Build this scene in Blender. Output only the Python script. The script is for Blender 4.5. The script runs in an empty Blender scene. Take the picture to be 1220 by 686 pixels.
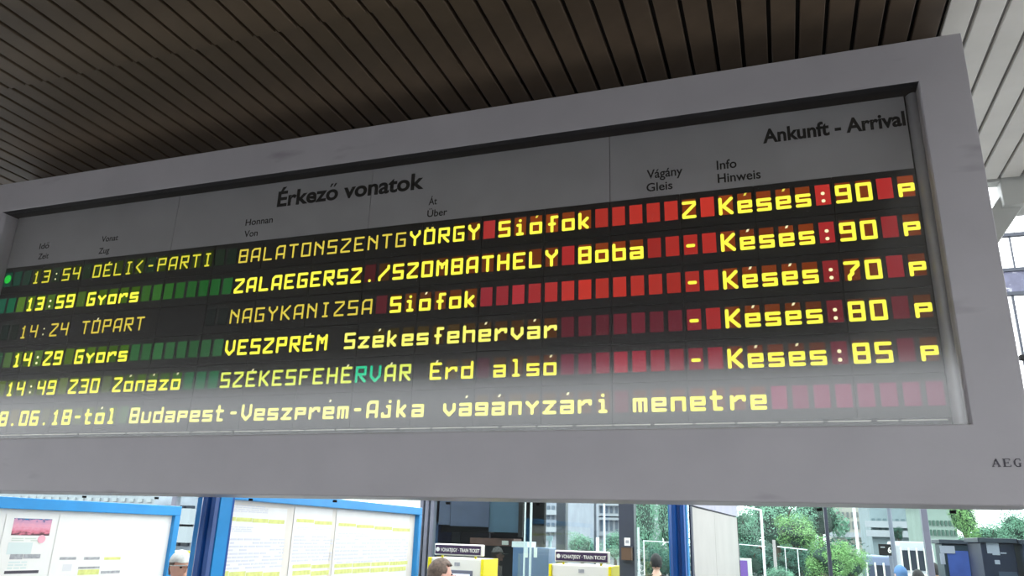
import bpy, bmesh, math, random
from mathutils import Vector, Matrix, noise
random.seed(7)
SC = bpy.context.scene
COL = SC.collection
PI = math.pi

# ------------------------------------------------------------------ camera
CZ = 1.95                                    # eye height above the platform
FPX = 908.754                                # focal length in pixels of the 1220 px wide frame
YAW, PITCH, ROLL = -0.33932, 0.31287, 0.03085
_f = Vector((math.sin(YAW)*math.cos(PITCH), math.cos(YAW)*math.cos(PITCH), math.sin(PITCH)))
_r = Vector((math.cos(YAW), -math.sin(YAW), 0)); _u = _r.cross(_f)
_c, _s = math.cos(ROLL), math.sin(ROLL)
RIGHT, UP = _c*_r + _s*_u, -_s*_r + _c*_u
cam_d = bpy.data.cameras.new('camera'); cam = bpy.data.objects.new('camera', cam_d); COL.objects.link(cam)
cam_d.sensor_fit = 'HORIZONTAL'; cam_d.sensor_width = 36.0; cam_d.lens = FPX/1220*36
cam_d.clip_start = 0.05; cam_d.clip_end = 2000
m = Matrix.Identity(4)
for i in range(3):
    m[i][0], m[i][1], m[i][2] = RIGHT[i], UP[i], -_f[i]
m[0][3], m[1][3], m[2][3] = 0, 0, CZ
cam.matrix_world = m
SC.camera = cam

# ------------------------------------------------------------------ sky, exposure
world = bpy.data.worlds.new('overcast_sky'); SC.world = world; world.use_nodes = True
wn = world.node_tree.nodes; wl = world.node_tree.links; wn.clear()
wo = wn.new('ShaderNodeOutputWorld'); wb = wn.new('ShaderNodeBackground'); wl.new(wb.outputs[0], wo.inputs[0])
wb.inputs[0].default_value = (0.93, 0.97, 1.0, 1); wb.inputs[1].default_value = 3.7
vs = SC.view_settings
vs.view_transform = 'Standard'; vs.look = 'None'; vs.gamma = 1; vs.use_curve_mapping = False; vs.exposure = 0.17
SC.cycles.max_bounces = 10; SC.cycles.transparent_max_bounces = 16; SC.cycles.use_denoising = True

# ------------------------------------------------------------------ helpers
def ray(px, py):
    return RIGHT*((px-610)/FPX) - UP*((py-343)/FPX) + _f
def at(px, py, Y):                            # the point at depth Y (metres beyond the eye) seen at a pixel
    d = ray(px, py); t = Y/d.y
    return Vector((d.x*t, Y, d.z*t + CZ))
def s2l(c):
    return tuple(((v/255)/12.92 if v/255 <= .04045 else ((v/255+.055)/1.055)**2.4) for v in c)

MATS = {}
def mat(name, rgb, rough=.6, metal=0., var=0., vscale=6., bump=0., bscale=40., emit=0., spec=.5, stain=None):
    if name in MATS: return MATS[name]
    M = bpy.data.materials.new(name); M.use_nodes = True; MATS[name] = M
    nt = M.node_tree; n = nt.nodes; l = nt.links; b = n['Principled BSDF']
    col = (*s2l(rgb), 1)
    b.inputs['Base Color'].default_value = col
    b.inputs['Roughness'].default_value = rough; b.inputs['Metallic'].default_value = metal
    b.inputs['Specular IOR Level'].default_value = spec
    tc = n.new('ShaderNodeTexCoord')
    if var or stain:
        nz = n.new('ShaderNodeTexNoise'); nz.inputs['Scale'].default_value = vscale; nz.inputs['Detail'].default_value = 5
        l.new(tc.outputs['Object'], nz.inputs['Vector'])
        mx = n.new('ShaderNodeMix'); mx.data_type = 'RGBA'; mx.blend_type = 'MIX'
        mr = n.new('ShaderNodeMapRange'); mr.inputs[1].default_value = .35; mr.inputs[2].default_value = .65
        l.new(nz.outputs['Fac'], mr.inputs[0]); l.new(mr.outputs[0], mx.inputs[0])
        mx.inputs[6].default_value = (*[v*(1-var) for v in col[:3]], 1)
        mx.inputs[7].default_value = (*[min(1, v*(1+var)) for v in col[:3]], 1)
        out = mx.outputs[2]
        if stain:
            n2 = n.new('ShaderNodeTexNoise'); n2.inputs['Scale'].default_value = stain[1]; n2.inputs['Detail'].default_value = 3
            mp = n.new('ShaderNodeMapping'); mp.inputs['Scale'].default_value = stain[2]
            l.new(tc.outputs['Object'], mp.inputs[0]); l.new(mp.outputs[0], n2.inputs['Vector'])
            r2 = n.new('ShaderNodeMapRange'); r2.inputs[1].default_value = stain[3]; r2.inputs[2].default_value = stain[3]+.12
            l.new(n2.outputs['Fac'], r2.inputs[0])
            m2 = n.new('ShaderNodeMix'); m2.data_type = 'RGBA'; l.new(r2.outputs[0], m2.inputs[0])
            l.new(out, m2.inputs[6]); m2.inputs[7].default_value = (*s2l(stain[0]), 1); out = m2.outputs[2]
        l.new(out, b.inputs['Base Color'])
    if bump:
        nb = n.new('ShaderNodeTexNoise'); nb.inputs['Scale'].default_value = bscale; nb.inputs['Detail'].default_value = 4
        l.new(tc.outputs['Object'], nb.inputs['Vector'])
        bp = n.new('ShaderNodeBump'); bp.inputs['Strength'].default_value = bump; bp.inputs['Distance'].default_value = .01
        l.new(nb.outputs['Fac'], bp.inputs['Height']); l.new(bp.outputs[0], b.inputs['Normal'])
    if emit:
        b.inputs['Emission Color'].default_value = col; b.inputs['Emission Strength'].default_value = emit
    return M

def lamp_mat(name):                            # lit display elements: their own light level is kept per element
    M = bpy.data.materials.new(name); M.use_nodes = True; n = M.node_tree.nodes; l = M.node_tree.links; n.clear()
    o = n.new('ShaderNodeOutputMaterial'); e = n.new('ShaderNodeEmission'); oi = n.new('ShaderNodeObjectInfo')
    d = n.new('ShaderNodeBsdfDiffuse'); d.inputs[0].default_value = (.02, .02, .02, 1)
    a = n.new('ShaderNodeAddShader')
    l.new(oi.outputs['Color'], e.inputs[0]); l.new(e.outputs[0], a.inputs[0]); l.new(d.outputs[0], a.inputs[1]); l.new(a.outputs[0], o.inputs[0])
    return M

def glass_mat(name, tint, rough=.0, ior=1.5, haze=0.):
    M = bpy.data.materials.new(name); M.use_nodes = True; n = M.node_tree.nodes; l = M.node_tree.links; n.clear()
    o = n.new('ShaderNodeOutputMaterial'); t = n.new('ShaderNodeBsdfTransparent'); g = n.new('ShaderNodeBsdfGlossy')
    t.inputs[0].default_value = (*tint, 1); g.inputs['Roughness'].default_value = rough; g.inputs['Color'].default_value = (1, 1, 1, 1)
    f = n.new('ShaderNodeLayerWeight'); f.inputs['Blend'].default_value = .5      # facing term, same for both faces of a thin pane
    pw = n.new('ShaderNodeMath'); pw.operation = 'POWER'; pw.inputs[1].default_value = 5; l.new(f.outputs['Facing'], pw.inputs[0])
    mu = n.new('ShaderNodeMath'); mu.operation = 'MULTIPLY_ADD'; mu.inputs[1].default_value = .95; mu.inputs[2].default_value = .04; mu.use_clamp = True
    x = n.new('ShaderNodeMixShader'); l.new(pw.outputs[0], mu.inputs[0]); l.new(mu.outputs[0], x.inputs[0]); l.new(t.outputs[0], x.inputs[1]); l.new(g.outputs[0], x.inputs[2])
    out = x.outputs[0]
    if haze:                                   # a film of dust on the pane
        d = n.new('ShaderNodeBsdfDiffuse'); d.inputs[0].default_value = (.8, .82, .84, 1)
        h = n.new('ShaderNodeMixShader'); h.inputs[0].default_value = haze
        l.new(out, h.inputs[1]); l.new(d.outputs[0], h.inputs[2]); out = h.outputs[0]
    l.new(out, o.inputs[0]); return M

def bx(bm, lo, hi):
    vs_ = [bm.verts.new((x, y, z)) for z in (lo[2], hi[2]) for y in (lo[1], hi[1]) for x in (lo[0], hi[0])]
    for q in ((0, 2, 3, 1), (4, 5, 7, 6), (0, 1, 5, 4), (1, 3, 7, 5), (3, 2, 6, 7), (2, 0, 4, 6)):
        bm.faces.new([vs_[i] for i in q])
    return vs_
def cyl(bm, a, b, r, seg=12, r2=None):
    a = Vector(a); b = Vector(b); d = b-a; L = d.length; q = d.to_track_quat('Z', 'Y').to_matrix().to_4x4()
    bmesh.ops.create_cone(bm, cap_ends=True, segments=seg, radius1=r, radius2=r if r2 is None else r2, depth=L,
                          matrix=Matrix.Translation((a+b)/2) @ q)
def bar(bm, a, b, w, h):                       # a box beam from a to b
    a = Vector(a); b = Vector(b); d = b-a; q = d.to_track_quat('Z', 'Y').to_matrix().to_4x4()
    M_ = Matrix.Translation((a+b)/2) @ q
    v = bx(bm, (-w/2, -h/2, -d.length/2), (w/2, h/2, d.length/2))
    for x in v: x.co = M_ @ x.co
def ball(bm, c, r, sub=2):
    if isinstance(r, (int, float)): r = (r, r, r)
    bmesh.ops.create_icosphere(bm, subdivisions=sub, radius=1, matrix=Matrix.Translation(c) @ Matrix.Diagonal((*r, 1)))
def obj(name, bm, material, parent=None, loc=(0, 0, 0), rot=(0, 0, 0), bevel=0., smooth=False):
    me = bpy.data.meshes.new(name)
    if isinstance(bm, bpy.types.Mesh): me = bm
    else: bm.normal_update(); bm.to_mesh(me); bm.free()
    if material and not me.materials: me.materials.append(material)
    o = bpy.data.objects.new(name, me); COL.objects.link(o)
    if parent: o.parent = parent
    o.location = loc; o.rotation_euler = rot
    if smooth:
        for p in me.polygons: p.use_smooth = True
    if bevel:
        b = o.modifiers.new('bevel', 'BEVEL'); b.width = bevel; b.segments = 2; b.limit_method = 'ANGLE'
    return o
def box(name, lo, hi, material, parent=None, bevel=0.):
    bm = bmesh.new(); bx(bm, lo, hi); return obj(name, bm, material, parent, bevel=bevel)
def thing(name, label, cat, loc=(0, 0, 0), rotz=0., group=None):
    o = bpy.data.objects.new(name, None); COL.objects.link(o); o.empty_display_size = .1
    o.location = loc; o.rotation_euler = (0, 0, rotz)
    return tag(o, label, cat, group)
def tag(o, label, cat, group=None):
    o['label'] = label; o['category'] = cat
    if group: o['group'] = group
    return o
def struct(o, label=None):
    o['kind'] = 'structure'
    if label: o['label'] = label
    return o
def text_mesh(s, size=1., bold=0., sx=1., shear=0.):
    cu = bpy.data.curves.new('lettering', 'FONT'); cu.body = s; cu.size = size; cu.offset = bold; cu.shear = shear
    cu.extrude = 0; cu.resolution_u = 5
    o = bpy.data.objects.new('lettering', cu); COL.objects.link(o)
    dg = bpy.context.evaluated_depsgraph_get(); me = bpy.data.meshes.new_from_object(o.evaluated_get(dg))
    bpy.data.objects.remove(o); return me
def lettering(s, a, b, cap, material, parent, bold=.0, name='lettering', y=0., shear=0.):
    """text standing in an XZ plane, from a=(x,z) to x=b, capital height cap"""
    me = text_mesh(s.replace('ő', 'o'), 1., bold, shear=shear)
    if 'ő' in s:                               # the double acute is drawn, the letter is a plain o
        pre = s[:s.index('ő')]
        xr = max(v.co.x for v in text_mesh(pre+'o', 1., bold).vertices); xo = [v.co.x for v in text_mesh('o', 1., bold).vertices]
        cx = xr-(max(xo)-min(xo))/2; bm = bmesh.new(); bm.from_mesh(me)
        for dx in (-.09, .07):
            bm.faces.new([bm.verts.new((cx+dx+u, w, 0)) for u, w in ((-.045, .60), (.02, .60), (.115, .76), (.02, .76))])
        bm.to_mesh(me); bm.free()
    xs = [v.co.x for v in me.vertices]; x0, x1 = min(xs), max(xs)
    k = (b-a[0])/(x1-x0); kz = cap/.729
    for v in me.vertices:
        v.co = Vector(((v.co.x-x0)*k, 0, v.co.y*kz))
    return obj(name, me, material, parent, loc=(a[0], y, a[1]))

# ------------------------------------------------------------------ materials
M_frame = mat('grey_enamel', (170, 167, 172), .42, var=.04, vscale=3, bump=.03, bscale=90, stain=((146, 141, 147), 2.2, (1, 1, 3.5), .66))
M_soffit = mat('black_inner_lining', (30, 29, 34), .7)
M_black = mat('black_module', (22, 23, 24), .55, var=.15, vscale=9)
M_core = mat('dark_core', (10, 10, 11), .9)
M_head = mat('header_grey', (154, 153, 156), .55, var=.05, vscale=5)
M_ink = mat('black_ink', (14, 14, 16), .8)
M_lamp = lamp_mat('lit_flap')
M_jamb = mat('brushed_trim', (150, 150, 154), .35, metal=.3, var=.08, vscale=8)
M_brown = mat('brown_slat', (87, 73, 59), .6, var=.28, vscale=2.2, bump=.05, bscale=30, stain=((68, 58, 50), 1.3, (1, 1, 1), .55))
M_white = mat('white_slat', (222, 219, 213), .6, var=.06, vscale=2.5)
M_dark = mat('dark_void', (14, 12, 11), .9)
M_steel = mat('white_steel', (190, 192, 188), .5, var=.06, vscale=5)
M_floor = mat('platform_asphalt', (112, 110, 107), .85, var=.12, vscale=1.5, bump=.1, bscale=60)
M_street = mat('street_asphalt', (120, 120, 122), .9, var=.1, vscale=.3)
M_blue = mat('cyan_blue_enamel', (40, 140, 205), .3, var=.05, vscale=6)
M_blue2 = mat('deep_blue_enamel', (22, 78, 150), .3, var=.08, vscale=4)
M_paper = mat('white_paper', (235, 236, 232), .8, var=.02, vscale=7)
M_paperw = mat('warm_paper', (226, 222, 212), .8, var=.03, vscale=6)
M_lime = mat('lime_ink', (216, 222, 138), .8, var=.12, vscale=20)
M_greyink = mat('grey_ink', (165, 168, 172), .8, var=.2, vscale=30)
M_darkink = mat('dark_ink', (78, 76, 84), .8)
M_greyal = mat('grey_aluminium', (112, 116, 130), .4, metal=.2, var=.08, vscale=6)
M_darkal = mat('dark_aluminium', (52, 58, 70), .4, var=.1, vscale=4)
M_cream = mat('cream_panel', (168, 167, 162), .55, var=.05, vscale=3)
M_lav = mat('pale_lavender_panel', (160, 162, 178), .5, var=.06, vscale=5)
M_yellow = mat('yellow_enamel', (240, 226, 20), .35)
M_mwhite = mat('machine_white', (232, 232, 222), .4)
M_purple = mat('dark_purple', (58, 40, 72), .5)
M_slate = mat('slate_panel', (58, 66, 88), .45, var=.12, vscale=3)
M_navy = mat('navy_panel', (22, 26, 52), .4, var=.15, vscale=3)
M_blueg = mat('blue_grey_panel', (84, 108, 146), .4, var=.12, vscale=3)
M_brick = mat('brown_counter', (96, 66, 58), .6, var=.15, vscale=6)
M_stone = mat('pale_stone', (158, 161, 168), .8, var=.05, vscale=.4)
M_win = mat('far_window', (92, 102, 116), .6)
M_pane = mat('dark_pane', (40, 46, 58), .15)
M_skin = mat('skin', (226, 176, 156), .5, var=.05, vscale=15)
M_hair = mat('brown_grey_hair', (112, 96, 84), .7, var=.3, vscale=40, bump=.6, bscale=120)
M_dhair = mat('dark_hair', (34, 28, 30), .7, var=.3, vscale=40, bump=.6, bscale=120)
M_bark = mat('bark', (80, 70, 60), .9, var=.2, vscale=8, bump=.5, bscale=20)
M_lamppole = mat('pale_pole', (222, 226, 230), .4)

# ------------------------------------------------------------------ setting: floor, street, ceiling
o = struct(box('floor', (-16, -14, -.3), (12, 13, 0), M_floor), 'grey asphalt platform floor')
o = struct(box('street', (-260, 13, -1.1), (260, 420, -.8), M_street), 'grey street beyond the glass hall')

o = struct(box('sky_blocker', (-90, -15.4, 0), (70, -15, 4.45), mat('dark_blocker', (52, 50, 54), .9, var=.2, vscale=1.5)), 'unseen dark wall added behind the viewer to keep low sky out of the glass')  # added out of view to cut the sky reflected in the hall glass
ZC = 2.06 + CZ                                # underside of the slats
PITCHX, GX = .1131, .766                       # slat pitch, groove at the brown / white change
ceil = struct(box('ceiling', (-15.5, -3.8, ZC+.034), (6.2, 4.76, ZC+.10), M_dark), 'slatted canopy ceiling, brown slats turning white at the right')
box('backing_sheet', (GX+.02, -3.79, ZC+.030), (6.19, 4.75, ZC+.0335), mat('grey_backing', (130, 128, 125), .8), ceil)
JY = 2.294
def slat_bm(y0, y1, dz):
    bm = bmesh.new(); w = PITCHX-.0172
    # shallow tray with turned-up edges
    prof = [(0, .024), (0, .003), (.003, 0), (w-.003, 0), (w, .003), (w, .024), (w-.002, .024), (w-.002, .004), (.002, .004), (.002, .024)]
    a = [bm.verts.new((x, y0, z+dz)) for x, z in prof]; b = [bm.verts.new((x, y1, z+dz)) for x, z in prof]
    n_ = len(prof)
    for i in range(n_): bm.faces.new((a[i], b[i], b[(i+1) % n_], a[(i+1) % n_]))
    bm.faces.new(a[:6][::-1] + []) if False else None
    return bm
me_b = {}
def slat_mesh(key, y0, y1, dz, mt):
    if key not in me_b:
        bm = slat_bm(y0, y1, dz); me = bpy.data.meshes.new('slat'); bmesh.ops.recalc_face_normals(bm, faces=bm.faces)
        bm.to_mesh(me); bm.free(); me.materials.append(mt); me_b[key] = me
    return me_b[key]
k = -130
while k < 48:
    x = GX + k*PITCHX + .0086
    if x > -10.5 and x < 6.0:
        br = k < 0; mt = M_brown if br else M_white; c = 'b' if br else 'w'
        for key, y0, y1, dz in ((c+'n', -3.78, JY+.03, .0), (c+'f', JY, 4.74, .011)):
            s = bpy.data.objects.new('slat', slat_mesh(key, y0, y1, dz, mt)); COL.objects.link(s)
            s.parent = ceil; s.location = (x, 0, ZC + random.uniform(-.0015, .0015)); s.rotation_euler = (0, random.uniform(-.012, .012), 0)
    k += 1
# edge beam of the canopy, and brace
o = struct(box('trim_1', (1.337, 4.76, ZC-.155), (6.2, 4.96, ZC+.10), M_steel, bevel=.006), 'white steel edge beam at the canopy end')
o = struct(box('trim_2', (-15.5, 4.76, ZC-.0), (1.337, 4.84, ZC+.10), M_steel), 'white fascia strip along the canopy end')
bm = bmesh.new(); A = at(1222, 214, 4.86); B = at(1150, 322, 4.86); bar(bm, A, B, .11, .13)
br = tag(obj('diagonal_brace', bm, M_steel, bevel=.005), 'white steel diagonal brace under the canopy edge beam right of the board', 'brace')

# ------------------------------------------------------------------ the arrivals board
D = 2.97226
XR, XL = .79588, -4.47; ZB, ZT = .13726+CZ, 1.93726+CZ
XI, XLI, ZI, ZO = .62507, -4.298, 1.74727+CZ, .4046+CZ
DEP = .32; YD = D+.10                          # box depth, display plane
board = thing('arrivals_board', 'long grey railway arrivals board with lit yellow train times hanging under the slatted ceiling', 'display board', ((XL+XR)/2, D+DEP/2, ZB))
OX = Vector(board.location)
def pp(o):                                     # parts are modelled in world coordinates, parented keeping place
    o.location = Vector(o.location) - OX; return o
bm = bmesh.new()
fr = [(XL, ZB), (XR, ZB), (XR, ZT), (XL, ZT)]; op = [(XLI, ZO), (XI, ZO), (XI, ZI), (XLI, ZI)]
def V(p, y): return bm.verts.new((p[0], y, p[1]))
F0 = [V(p, D) for p in fr]; F1 = [V(p, D) for p in op]; B0 = [V(p, D+DEP) for p in fr]; R1 = [V(p, YD+.012) for p in op]
for i in range(4):
    j = (i+1) % 4
    bm.faces.new((F0[i], F0[j], F1[j], F1[i])); bm.faces.new((F0[j], F0[i], B0[i], B0[j])); bm.faces.new((F1[i], F1[j], R1[j], R1[i]))
bm.faces.new((B0[3], B0[2], B0[1], B0[0]))
bm.normal_update()
hs = obj('housing', bm, M_frame, board, loc=(0, 0, 0)); pp(hs)
hs.data.materials.append(M_soffit)
for p in hs.data.polygons:
    c_ = p.center
    if abs(c_.y-(D+YD+.012)/2) < .01 and abs(p.normal.y) < .1 and c_.z > ZI-.01: p.material_index = 1
b_ = hs.modifiers.new('bevel', 'BEVEL'); b_.width = .004; b_.segments = 2; b_.limit_method = 'ANGLE'
pp(box('backing', (XLI, YD+.012, ZO), (XI, YD+.03, ZI), M_core, board))
# soft rubber line at the edge of the lower rail
0 and pp(box('drip_edge', (XL+.01, D+.02, ZB-.012), (XR-.01, D+DEP-.02, ZB), M_darkal, board))
for xx in (-4.1, -3.36, -2.9, -2.35, -1.9, -1.35, -.95, .12, .55):     # small screw lugs under the box
    bm = bmesh.new(); cyl(bm, (xx, D+.12, ZB-.012), (xx, D+.12, ZB-.022), .010, 10)
    pp(obj('screw_lug', bm, M_core, board))
# right-hand rounded trim
bm = bmesh.new()
xa, xb_ = .588, .640; n_ = 10
pr = []
for i in range(n_+1):
    t = i/n_; pr.append((xa+(xb_-xa)*t, YD+.008-.030*math.sin(PI*t)**.8))
a_ = [bm.verts.new((x, y, ZO-.01)) for x, y in pr]; c_ = [bm.verts.new((x, y, ZI)) for x, y in pr]
for i in range(n_): bm.faces.new((a_[i], a_[i+1], c_[i+1], c_[i]))
XJ = XI - .0
for v in bm.verts: v.co.x = min(v.co.x, XI+.0005) if False else v.co.x
jt = obj('side_trim', bm, M_jamb, board, smooth=True); pp(jt)
# widen the inner cavity a little to the right so the trim meets the reveal
pp(box('side_lining', (XI-.0005, YD-.03, ZO), (XI+.03, YD+.03, ZI), M_frame, board)) if False else None

PXC = .07607; X0 = .5165; CW, CH = .056, .0878; RP = .1638; ZTOP = 1.3925+CZ
XRM = .583                                     # right edge of the modules
# header panels
for k in range(4):
    x1 = XRM - k*4*4*PXC; x0 = x1 - 16*PXC
    pp(box('header_panel', (x0+.0015, YD, 1.4235+CZ), (x1-.0015, YD+.012, ZI+.0), M_head, board))
texts = [('Érkező vonatok', (-2.410, 1.606), -1.560, .088, .012), ('Ankunft - Arrival', (.028, 1.616), .576, .066, .014),
         ('Vágány', (-.468, 1.513), -.313, .044, .0), ('Gleis', (-.471, 1.451), -.358, .041, .0),
         ('Info', (-.168, 1.517), -.086, .044, .0), ('Hinweis', (-.167, 1.454), .008, .044, .0),
         ('Át', (-1.527, 1.511), -1.483, .038, .0), ('Über', (-1.530, 1.448), -1.425, .037, .0),
         ('Honnan', (-2.594, 1.517), -2.423, .038, .0), ('Von', (-2.592, 1.451), -2.507, .038, .0),
         ('Vonat', (-3.581, 1.522), -3.460, .036, .0), ('Zug', (-3.584, 1.450), -3.506, .036, .0),
         ('Idő', (-4.055, 1.524), -3.979, .036, .0), ('Zeit', (-4.046, 1.459), -3.965, .036, .0)]
for s_, a, b, cap, bold in texts:
    pp(lettering(s_, (a[0], a[1]+CZ), b, cap, M_ink, board, bold=bold*1.2+.015, y=YD-.0012))
# AEG in serif capitals on the lower rail
def strokes(bm, segs, x, z, w, h, y):
    for (x0, z0, x1, z1, t) in segs:
        a = Vector((x+x0*w, y, z+z0*h)); b = Vector((x+x1*w, y, z+z1*h)); bar(bm, a, b, .0015, t*w) if abs(x0-x1) > .01 and abs(z0-z1) > .01 else \
            bx(bm, (min(a.x, b.x)-(t*w/2 if x0 == x1 else 0), y-.0008, min(a.z, b.z)-(t*w/2 if z0 == z1 else 0)),
               (max(a.x, b.x)+(t*w/2 if x0 == x1 else 0), y+.0008, max(a.z, b.z)+(t*w/2 if z0 == z1 else 0)))
SER = {'A': [(.1, .03, .5, .97, .09), (.5, .97, .86, .03, .2), (.25, .33, .72, .33, .08), (0, .03, .26, .03, .08), (.66, .03, 1, .03, .08)],
       'E': [(.25, .03, .25, .97, .2), (.05, .97, .9, .97, .08), (.05, .03, .95, .03, .08), (.25, .5, .68, .5, .08), (.9, .78, .9, .97, .08), (.95, .03, .95, .24, .08), (.68, .4, .68, .62, .08)],
       'G': [(.2, .28, .2, .72, .2), (.2, .72, .42, .97, .13), (.2, .28, .42, .03, .13), (.42, .97, .85, .97, .09), (.42, .03, .8, .03, .09), (.85, .75, .85, .97, .08), (.8, .03, .8, .42, .18), (.62, .42, .98, .42, .08)]}
bm = bmesh.new()
for i, ch in enumerate('AEG'):
    strokes(bm, SER[ch], .664+i*.0305, .2625+CZ, .025, .026, D-.0012)
pp(obj('maker_lettering', bm, M_darkink, board))

# --- characters: 5 x 7 bitmaps, accent row above
G5 = {
'0': 'XXXXX X...X X...X X...X X...X X...X XXXXX', '1': '..X.. .XX.. ..X.. ..X.. ..X.. ..X.. .XXX.',
'2': 'XXXXX ....X ...X. ..X.. .X... X.... XXXXX', '3': 'XXXXX ....X ....X .XXXX ....X ....X XXXXX',
'4': 'X...X X...X X...X XXXXX ....X ....X ....X', '5': 'XXXXX X.... X.... XXXXX ....X ....X XXXXX',
'6': 'XXXXX X.... X.... XXXXX X...X X...X XXXXX', '7': 'XXXXX ....X ...X. ..X.. ..X.. .X... .X...',
'8': 'XXXXX X...X X...X XXXXX X...X X...X XXXXX', '9': 'XXXXX X...X X...X XXXXX ....X ....X XXXXX',
'A': '.XXXX X...X X...X X...X XXXXX X...X X...X', 'B': 'XXXXX X...X X...X XXXXX X...X X...X XXXXX',
'D': 'XXXXX X...X X...X X...X X...X X...X XXXXX', 'E': 'XXXXX X.... X.... XXXX. X.... X.... XXXXX',
'F': 'XXXXX X.... X.... XXXX. X.... X.... X....', 'G': 'XXXXX X.... X.... X.XXX X...X X...X XXXXX',
'H': 'X...X X...X X...X XXXXX X...X X...X X...X', 'I': '.XXX. ..X.. ..X.. ..X.. ..X.. ..X.. .XXX.',
'K': 'X...X X..X. X.X.. XX... X.X.. X..X. X...X', 'L': 'X.... X.... X.... X.... X.... X.... XXXXX',
'M': 'X...X XX.XX X.X.X X.X.X X...X X...X X...X', 'N': 'X...X XX..X X.X.X X..XX X...X X...X X...X',
'O': 'XXXXX X...X X...X X...X X...X X...X XXXXX', 'P': 'XXXXX X...X X...X XXXXX X.... X.... X....',
'R': 'XXXXX X...X X...X XXXXX X.X.. X..X. X...X', 'S': 'XXXXX X.... X.... XXXXX ....X ....X XXXXX',
'T': 'XXXXX ..X.. ..X.. ..X.. ..X.. ..X.. ..X..', 'U': 'X...X X...X X...X X...X X...X X...X XXXXX',
'V': 'X...X X...X X...X X...X X...X .X.X. ..X..', 'Y': 'X...X X...X .X.X. ..X.. ..X.. ..X.. ..X..',
'Z': 'XXXXX ....X ...X. ..X.. .X... X.... XXXXX',
'a': '..... ..... XXXXX ....X XXXXX X...X XXXXX', 'b': 'X.... X.... XXXXX X...X X...X X...X XXXXX',
'd': '....X ....X XXXXX X...X X...X X...X XXXXX', 'e': '..... ..... XXXXX X...X XXXXX X.... XXXXX',
'f': '..XXX ..X.. ..X.. .XXX. ..X.. ..X.. ..X..', 'g': '..... ..... XXXXX X...X XXXXX ....X XXXXX',
'h': 'X.... X.... XXXXX X...X X...X X...X X...X', 'i': '..X.. ..... .XX.. ..X.. ..X.. ..X.. .XXX.',
'j': '...X. ..... ..XX. ...X. ...X. X..X. XXXX.', 'k': 'X.... X.... X..X. X.X.. XX... X.X.. X..X.',
'l': '.XX.. ..X.. ..X.. ..X.. ..X.. ..X.. .XXX.', 'm': '..... ..... XXXXX X.X.X X.X.X X.X.X X.X.X',
'n': '..... ..... XXXXX X...X X...X X...X X...X', 'o': '..... ..... XXXXX X...X X...X X...X XXXXX',
'p': '..... ..... XXXXX X...X XXXXX X.... X....', 'r': '..... ..... X.XXX XX..X X.... X.... X....',
's': '..... ..... XXXXX X.... XXXXX ....X XXXXX', 't': '.X... .X... XXXX. .X... .X... .X... .XXX.',
'u': '..... ..... X...X X...X X...X X...X XXXXX', 'v': '..... ..... X...X X...X X...X .X.X. ..X..',
'y': '..... ..... X...X .X.X. ..X.. ..X.. ..X..', 'z': '..... ..... XXXXX ...X. ..X.. .X... XXXXX',
':': '..... ..... ..X.. ..... ..... ..X.. .....', '.': '..... ..... ..... ..... ..... ..... ..X..',
'-': '..... ..... ..... .XXX. ..... ..... .....', '/': '....X ....X ...X. ..X.. .X... X.... X....',
'<': '...X. ..X.. .X... X.... .X... ..X.. ...X.'}
ACC = {'É': ('E', 2), 'Á': ('A', 2), 'Ó': ('O', 2), 'Ö': ('O', 1), 'é': ('e', 2), 'á': ('a', 2), 'ó': ('o', 2)}
glyph_cache = {}
UX, UZ = CW/5, CH/8
def glyph_mesh(ch, wt):
    key = (ch, wt)
    if key in glyph_cache: return glyph_cache[key]
    base, acc = ACC.get(ch, (ch, 0)); rows = G5[base].split(); bm = bmesh.new()
    on = {(c, r) for r in range(7) for c in range(5) if rows[r][c] == 'X'}
    def ctr(c, r): return ((c+.5)*UX, -(r+1.5)*UZ)
    def quad(pts): bm.faces.new([bm.verts.new((x, 0, z)) for x, z in pts])
    h = wt*UX/2; hz = wt*UZ/2
    # strokes: an octagon at each dot, bars between neighbours
    for (c, r) in on:
        x, z = ctr(c, r); e = .42
        quad([(x-h, z-hz*e), (x-h*e, z-hz), (x+h*e, z-hz), (x+h, z-hz*e), (x+h, z+hz*e), (x+h*e, z+hz), (x-h*e, z+hz), (x-h, z+hz*e)])
        if (c+1, r) in on:
            x2, _ = ctr(c+1, r); quad([(x, z-hz), (x2, z-hz), (x2, z+hz), (x, z+hz)])
        if (c, r+1) in on:
            _, z2 = ctr(c, r+1); quad([(x-h, z2), (x+h, z2), (x+h, z), (x-h, z)])
        for dx in (1, -1):
            if (c+dx, r+1) in on and (c, r+1) not in on and (c+dx, r) not in on:
                x2, z2 = ctr(c+dx, r+1); q = h*.74
                quad([(x-q, z+q), (x2-q, z2+q), (x2+q, z2-q), (x+q, z-q)] if dx < 0 else [(x-q, z-q), (x2-q, z2-q), (x2+q, z2+q), (x+q, z+q)])
    me = bpy.data.meshes.new('character'); bmesh.ops.recalc_face_normals(bm, faces=bm.faces)
    ac = None
    bm.to_mesh(me); bm.free(); me.materials.append(M_lamp)
    glyph_cache[key] = me; return me
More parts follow.
